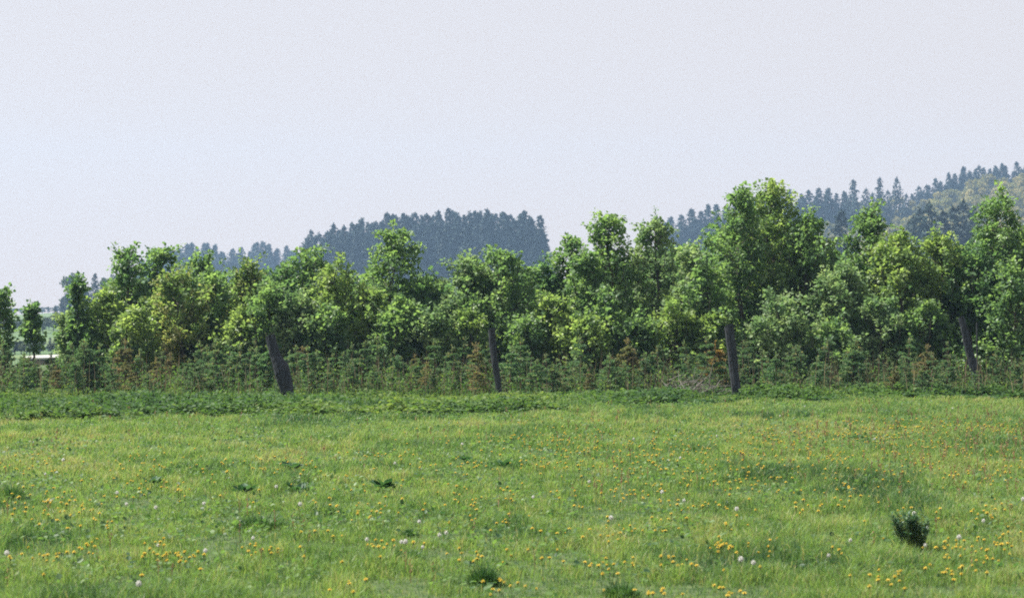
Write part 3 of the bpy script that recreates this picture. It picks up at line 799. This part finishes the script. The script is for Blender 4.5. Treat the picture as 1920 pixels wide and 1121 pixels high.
for k in range(7):
    s = R.uniform(.5, 1, n)[:, None] * np.array([0, 0, .15])
    leaves(ac, np.stack([x, y, height(x, y)], -1) + s, rand_dirs(n), rand_dirs(n), .008 + .0005 * y, R.uniform(0, 1, n), shape=OVAL)
tag(ac.build('sorrel', M['sorrel']), 'reddish brown sorrel stalks scattered in the grass', 'sorrel', kind='stuff')

# ------------------------------------------------------------------ weeds and tussocks standing out of the sward
def tussock(label, px, py, hw, hpx, tone=.4, nb=260):
    Y = ground_y(py); x = X(px, Y); s = Y / F; rng = np.random.default_rng(int(px))
    n = int(nb * 1.5); a_ = rng.uniform(0, 6.28, n); r = np.sqrt(rng.uniform(0, 1, n)) * hw * s * .8
    P = np.stack([r * np.cos(a_), r * np.sin(a_), np.full(n, -.01)], -1)
    lean = np.stack([np.cos(a_), np.sin(a_), 0 * a_], -1) * (rng.uniform(.2, .9, n) * hw * s * .6)[:, None]
    a = Acc(); blades(a, P, lean, rng.uniform(.55, 1.15, n) * hpx * s * (1.1 - .6 * (r / (hw * s * .8)) ** 2), rng.uniform(.004, .008, n), np.clip(tone + rng.normal(size=n) * .25 + .5 * (r / (hw * s * .8)) ** 2 - .1, 0, 1))
    tag(a.build('grass_tussock', M['tussock'], loc=(x, Y, float(height(x, Y)))), label, 'grass tussock')
tussock('dark round grass tussock at the bottom edge, left of centre', 908, 1096, 34, 42, .15, 420)
tussock('low dark tussock behind the pair of dandelion clocks at lower centre', 762, 1056, 46, 34, .5)
tussock('spreading tussock cut by the bottom edge right of centre', 1165, 1118, 40, 34, .4)
tussock('wide dark green tussock in the left half of the meadow', 490, 992, 58, 34, .35, 420)
tussock('dark tussock beside the left edge of the photo', 22, 936, 30, 30, .3)
tussock('dark green tussock right of the wide one in the left meadow', 598, 966, 34, 26, .4)
tussock('small dark tussock behind the twin dandelion clocks', 768, 1008, 20, 18, .1)
tussock('flat tussock in the middle of the right meadow', 1725, 928, 26, 20, .3)
tussock('dark shallow tussock in the middle of the meadow', 872, 984, 26, 18, .35)
def dock(label, px, py, hw, nl=14, mat='dock'):
    Y = ground_y(py); x = X(px, Y); s = Y / F; rng = np.random.default_rng(int(px) + 5)
    a_ = rng.uniform(0, 6.28, nl); o = np.stack([np.cos(a_), np.sin(a_), rng.uniform(.25, 1.1, nl)], -1)
    a = Acc(); leaves(a, np.stack([np.cos(a_), np.sin(a_), 0 * a_ + 1], -1) * .025, o, np.array([0, 0, 1.0]) - o * .3 + rng.normal(size=(nl, 3)) * .15, rng.uniform(.6, 1.1, nl) * hw * s, rng.uniform(0, 1, nl), shape=OVAL, width=.95)
    for k in range(nl): tube(a, [(0, 0, 0), tuple(np.array([math.cos(a_[k]), math.sin(a_[k]), 1]) * .028)], [.003, .002], 3)
    tag(a.build('dock_plant', M[mat], loc=(x, Y, float(height(x, Y)) + .015)), label, 'dock plant')
dock('dark green broad-leaved dock in the left meadow below the first fence post', 545, 888, 28)
dock('small dark dock in the centre of the meadow', 873, 868, 15)
dock('dock with shiny leaves beside the big bluish weed', 1603, 1040, 20, 9)
dock('bluish dock among the yellow flowers of the left meadow', 284, 914, 20)
dock('flat rosette of dock with pale shine, leftmost of the flat pair', 458, 930, 30)
dock('flat rosette of dock with pale shine under the dark dock', 560, 925, 26)
dock('green dock in the flowery upper right of the meadow', 1608, 828, 15, 12)
dock('dock in the middle distance straight below the second post', 945, 878, 20, 10)
dock('grey-green dock left of centre in the middle meadow', 720, 922, 28, 12)
dock('dark dock in the mid right meadow above the bluish weed', 1580, 928, 16)
# the upright bluish weed
Y = ground_y(1038); x = X(1712, Y); rng = np.random.default_rng(5)
e = tag(empty('leafy_weed', (x, Y, float(height(x, Y)))), 'upright dark bluish weed with fanned leafy stems in the lower right meadow', 'weed')
e.scale = (1.2, 1.2, 1.25)
a, c = Acc(), Acc()
P, D, N, S, T = [], [], [], [], []
for k in range(58):
    a_ = rng.uniform(0, 6.28); o = np.array([math.cos(a_), math.sin(a_) * .8, 0]); L = rng.uniform(.13, .235)
    q0 = o * .03; q1 = q0 + o * rng.uniform(.03, .085) + np.array([-.03, 0, L])
    tube(a, [q0, (q0 + q1) / 2 + o * .008, q1], [.003, .0026, .0012], 4)
    n = 22; s = rng.uniform(.2, 1.02, n)[:, None]; rd = rand_dirs(n, rng); rd[:, 2] = abs(rd[:, 2]) * .8
    P.append(q0 + (q1 - q0) * s); D.append(rd); N.append(np.array([0, 0, .8]) + rd * .5); S.append(rng.uniform(.018, .040, n)); T.append(rng.uniform(0, 1, n))
leaves(c, *(np.concatenate(q) for q in (P, D, N, S, T)), shape=OVAL, width=.7)
a.build('stem', M['stem'], e); c.build('foliage', M['spurge'], e)

# ------------------------------------------------------------------ dandelions
def flower_arrays(seed):
    """dandelion in flower: stem, green cup and a shallow double dome of petals; parts of one mesh"""
    rng = np.random.default_rng(seed); a = Acc()
    tl = np.array([rng.normal() * .012, rng.normal() * .012, .10])
    tube(a, [(0, 0, -.01), tuple(tl * .5 + np.array([.004, 0, 0])), tuple(tl)], [.0024, .0022, .002], 4, .5, 1)
    tube(a, [tuple(tl - np.array([0, 0, .012])), tuple(tl)], [.004, .008], 6, .3, 1)
    for ring_, (n, L, el) in enumerate(((18, .022, .10), (15, .017, .45), (9, .011, .95))):
        az = np.linspace(0, 6.28, n, endpoint=False) + rng.uniform(0, 1) + rng.normal(size=n) * .08
        o = np.stack([np.cos(az) * math.cos(el), np.sin(az) * math.cos(el), np.full(n, math.sin(el))], -1)
        leaves(a, np.repeat(tl[None], n, 0) + np.array([0, 0, .001 * ring_]), o, np.stack([-o[:, 0] * math.tan(el), -o[:, 1] * math.tan(el), np.ones(n)], -1),
               L * rng.uniform(.85, 1.1, n), np.clip(rng.uniform(.2, 1, n) - .25 * (ring_ == 2), 0, 1), 0, OVAL, .62)
    return a
fl = [flower_arrays(40 + k) for k in range(5)]
fl_me = [q.mesh('dandelion', [M['petal'], M['stem']]) for q in fl]
# (x, y, spread x, spread y, number) of the flowery patches, in photo pixels
PATCH = [(80, 945, 90, 22, 46), (150, 965, 70, 30, 22), (40, 870, 40, 16, 12), (60, 1045, 70, 14, 16), (160, 1025, 30, 14, 10), (290, 910, 70, 24, 26), (330, 1045, 60, 10, 26),
         (300, 1025, 30, 14, 8), (480, 1032, 60, 10, 14), (300, 870, 60, 12, 10), (470, 868, 60, 14, 14), (560, 868, 50, 14, 12), (640, 920, 60, 30, 10), (690, 855, 60, 12, 14),
         (860, 870, 60, 8, 16), (680, 960, 60, 18, 14), (740, 1022, 50, 10, 12), (890, 935, 60, 20, 14), (900, 976, 50, 12, 8), (1010, 820, 90, 16, 26), (1090, 835, 80, 22, 34),
         (1040, 870, 90, 14, 22), (1210, 870, 80, 22, 36), (1240, 835, 60, 22, 22), (1180, 925, 60, 22, 18), (1300, 945, 90, 26, 26), (1150, 995, 90, 18, 16), (1130, 1058, 70, 14, 16),
         (1260, 1050, 60, 16, 12), (1340, 850, 90, 26, 30), (1440, 830, 80, 24, 30), (1400, 900, 80, 26, 28), (1560, 858, 60, 8, 20), (1640, 815, 90, 16, 40), (1740, 800, 90, 20, 46),
         (1850, 800, 70, 22, 40), (1740, 840, 90, 14, 34), (1880, 870, 50, 30, 22), (1800, 890, 80, 16, 20), (1600, 920, 80, 18, 16), (1720, 960, 60, 12, 10), (1860, 960, 50, 20, 16),
         (1870, 1020, 50, 22, 30), (1790, 1020, 40, 14, 16), (1360, 1025, 40, 12, 14), (1420, 1030, 50, 20, 8), (1530, 950, 80, 20, 14), (1370, 1105, 30, 10, 8), (1660, 1085, 60, 18, 14),
         (1780, 1080, 70, 22, 12), (1800, 1055, 50, 12, 10), (960, 1097, 40, 10, 8), (1240, 1110, 40, 8, 8), (900, 1050, 60, 10, 5), (640, 1100, 60, 12, 4), (960, 950, 700, 120, 160), (1450, 850, 380, 60, 260), (1700, 800, 260, 26, 150), (1050, 820, 200, 30, 90), (300, 860, 300, 30, 60)]
pts = []
for cx, cy, sx_, sy_, nn in PATCH:
    for k in range(nn):
        px, py = random.gauss(cx, sx_ * .6), random.gauss(cy, sy_ * .6)
        if 780 < py < 1135 and -60 < px < 1980: pts.append((px, py))
pts.sort(key=lambda q: -q[1])
extra = Acc()
for i, (px, py) in enumerate(pts):
    stem_h = random.uniform(.75, 1.35); Y = ground_y(py, .10 * stem_h); x = X(px, Y); g = float(height(x, Y)); s = random.uniform(.42, .80); rz = random.uniform(0, 6.28); k = random.randrange(5)
    tl_ = (random.gauss(0, .22), random.gauss(-.12, .2))
    if i < 300:
        o = bpy.data.objects.new('dandelion', fl_me[k]); COL.objects.link(o)
        o.location = (x, Y, g); o.rotation_euler = (tl_[1] * .5, tl_[0] * .5, rz); o.scale = (s, s, stem_h)
        side = 'left' if px < 560 else ('middle' if px < 1150 else 'right-hand')
        tag(o, f'yellow dandelion in flower among the grass of the {side} part of the meadow', 'dandelion', f'yellow dandelions in the {side} meadow')
    else:
        for V, (fc, tt, mm) in zip([np.concatenate(fl[k].v)], [(None, None, None)]):
            ca, sa = math.cos(rz), math.sin(rz)
            W = np.stack([(V[:, 0] * ca - V[:, 1] * sa) * s * 1.05 + x, (V[:, 0] * sa + V[:, 1] * ca) * s * 1.05 + Y, V[:, 2] * stem_h + g], -1)
            base = extra.n; extra.v.append(W.astype(np.float32)); extra.n += len(W)
            for fc, tt, mm in fl[k].f: extra.f.append((fc + base, tt, mm))
tag(extra.build('distant_dandelions', [M['petal'], M['stem']]), 'many small yellow dandelions in the farther meadow', 'dandelions', kind='stuff')

def seed_head(seed):
    rng = np.random.default_rng(seed); a = Acc()
    top = np.array([rng.normal() * .01, rng.normal() * .01, .17])
    tube(a, [(0, 0, -.01), tuple(top * .5), tuple(top)], [.0018, .0016, .0014], 4, .8, 1)
    n = 80; i_ = np.arange(n) + .5; ph = np.arccos(1 - 2 * i_ / n); th = i_ * 2.39996
    o = np.stack([np.cos(th) * np.sin(ph), np.sin(th) * np.sin(ph), np.cos(ph)], -1)
    L = .021 * rng.uniform(.9, 1.06, n)
    leaves(a, top + o * .003, o, rand_dirs(n, rng), L, rng.uniform(0, 1, n), 0, OVAL, .12)
    s = nrm(np.cross(o, rand_dirs(n, rng)))
    for q in range(3):
        an = q * 1.05; w = s * math.cos(an) + np.cross(o, s) * math.sin(an)
        leaves(a, top + o * L[:, None] * .93 - w * .0055, w, o, .011, rng.uniform(0, 1, n), 0, OVAL, .2)
    tube(a, [tuple(top - np.array([0, 0, .004])), tuple(top + np.array([0, 0, .003]))], [.004, .003], 6, .2, 1)
    return a.mesh('dandelion_clock', [M['seed'], M['stem']])
clocks = [seed_head(60 + k) for k in range(3)]
HEADS = [(218, 917, 'right-hand one of the white pair among yellow flowers in the left meadow'), (293, 948, None), (381, 938, None), (237, 938, None), (84, 880, None), (118, 860, None), (561, 943, None), (476, 1001, None), (385, 1028, None),
         (298, 1012, None), (11, 1036, None), (740, 862, None), (869, 828, None), (786, 972, None), (751, 1007, None), (758, 1014, None), (792, 1013, None), (822, 996, None), (838, 990, None), (690, 1003, None),
         (998, 926, None), (1147, 971, None), (1189, 818, None), (1383, 950, None), (1275, 855, None), (1712, 958, None), (1596, 1003, None), (1554, 1028, None), (1386, 1048, None), (1410, 1049, None),
         (1799, 1003, None), (1844, 970, None), (1464, 776, None), (1509, 758, None), (1284, 930, None), (1345, 811, None), (1785, 760, None), (1916, 938, None), (1640, 815, None), (260, 1092, None), (520, 905, None), (1240, 922, None), (1105, 898, None), (1735, 1008, None)]
for px, py, lb in HEADS:
    Y = ground_y(py, .145); x = X(px, Y); s = random.uniform(.52, .8)
    o = bpy.data.objects.new('dandelion_clock', random.choice(clocks)); COL.objects.link(o)
    o.location = (x, Y, float(height(x, Y))); o.rotation_euler = (0, 0, random.uniform(0, 6.28)); o.scale = (s, s, s * 1.08)
    side = 'left' if px < 620 else ('middle' if px < 1200 else 'right-hand')
    tag(o, f'white dandelion seed head standing in the {side} part of the meadow', 'dandelion clock', f'dandelion seed heads in the {side} meadow')

# ------------------------------------------------------------------ haze
a = Acc()
x0, x1, y0, y1, z0, z1 = -1020, 1020, -80, 1120, -6, 96
a.add([(x0, y0, z0), (x1, y0, z0), (x1, y1, z0), (x0, y1, z0), (x0, y0, z1), (x1, y0, z1), (x1, y1, z1), (x0, y1, z1)],
      np.array([[3, 2, 1, 0], [4, 5, 6, 7], [0, 1, 5, 4], [1, 2, 6, 5], [2, 3, 7, 6], [3, 0, 4, 7]]))
hm, hn, hl = new_mat('haze')
ho = hn.new('ShaderNodeOutputMaterial'); pv = hn.new('ShaderNodeVolumePrincipled')
pv.inputs['Color'].default_value = (.42, .66, 1.0, 1)
pv.inputs['Density'].default_value = .00036
pv.inputs['Anisotropy'].default_value = 0.2
hl.new(pv.outputs['Volume'], ho.inputs['Volume'])
tag(a.build('haze', hm), 'thin bluish summer haze over the distant hills', 'haze', kind='stuff')
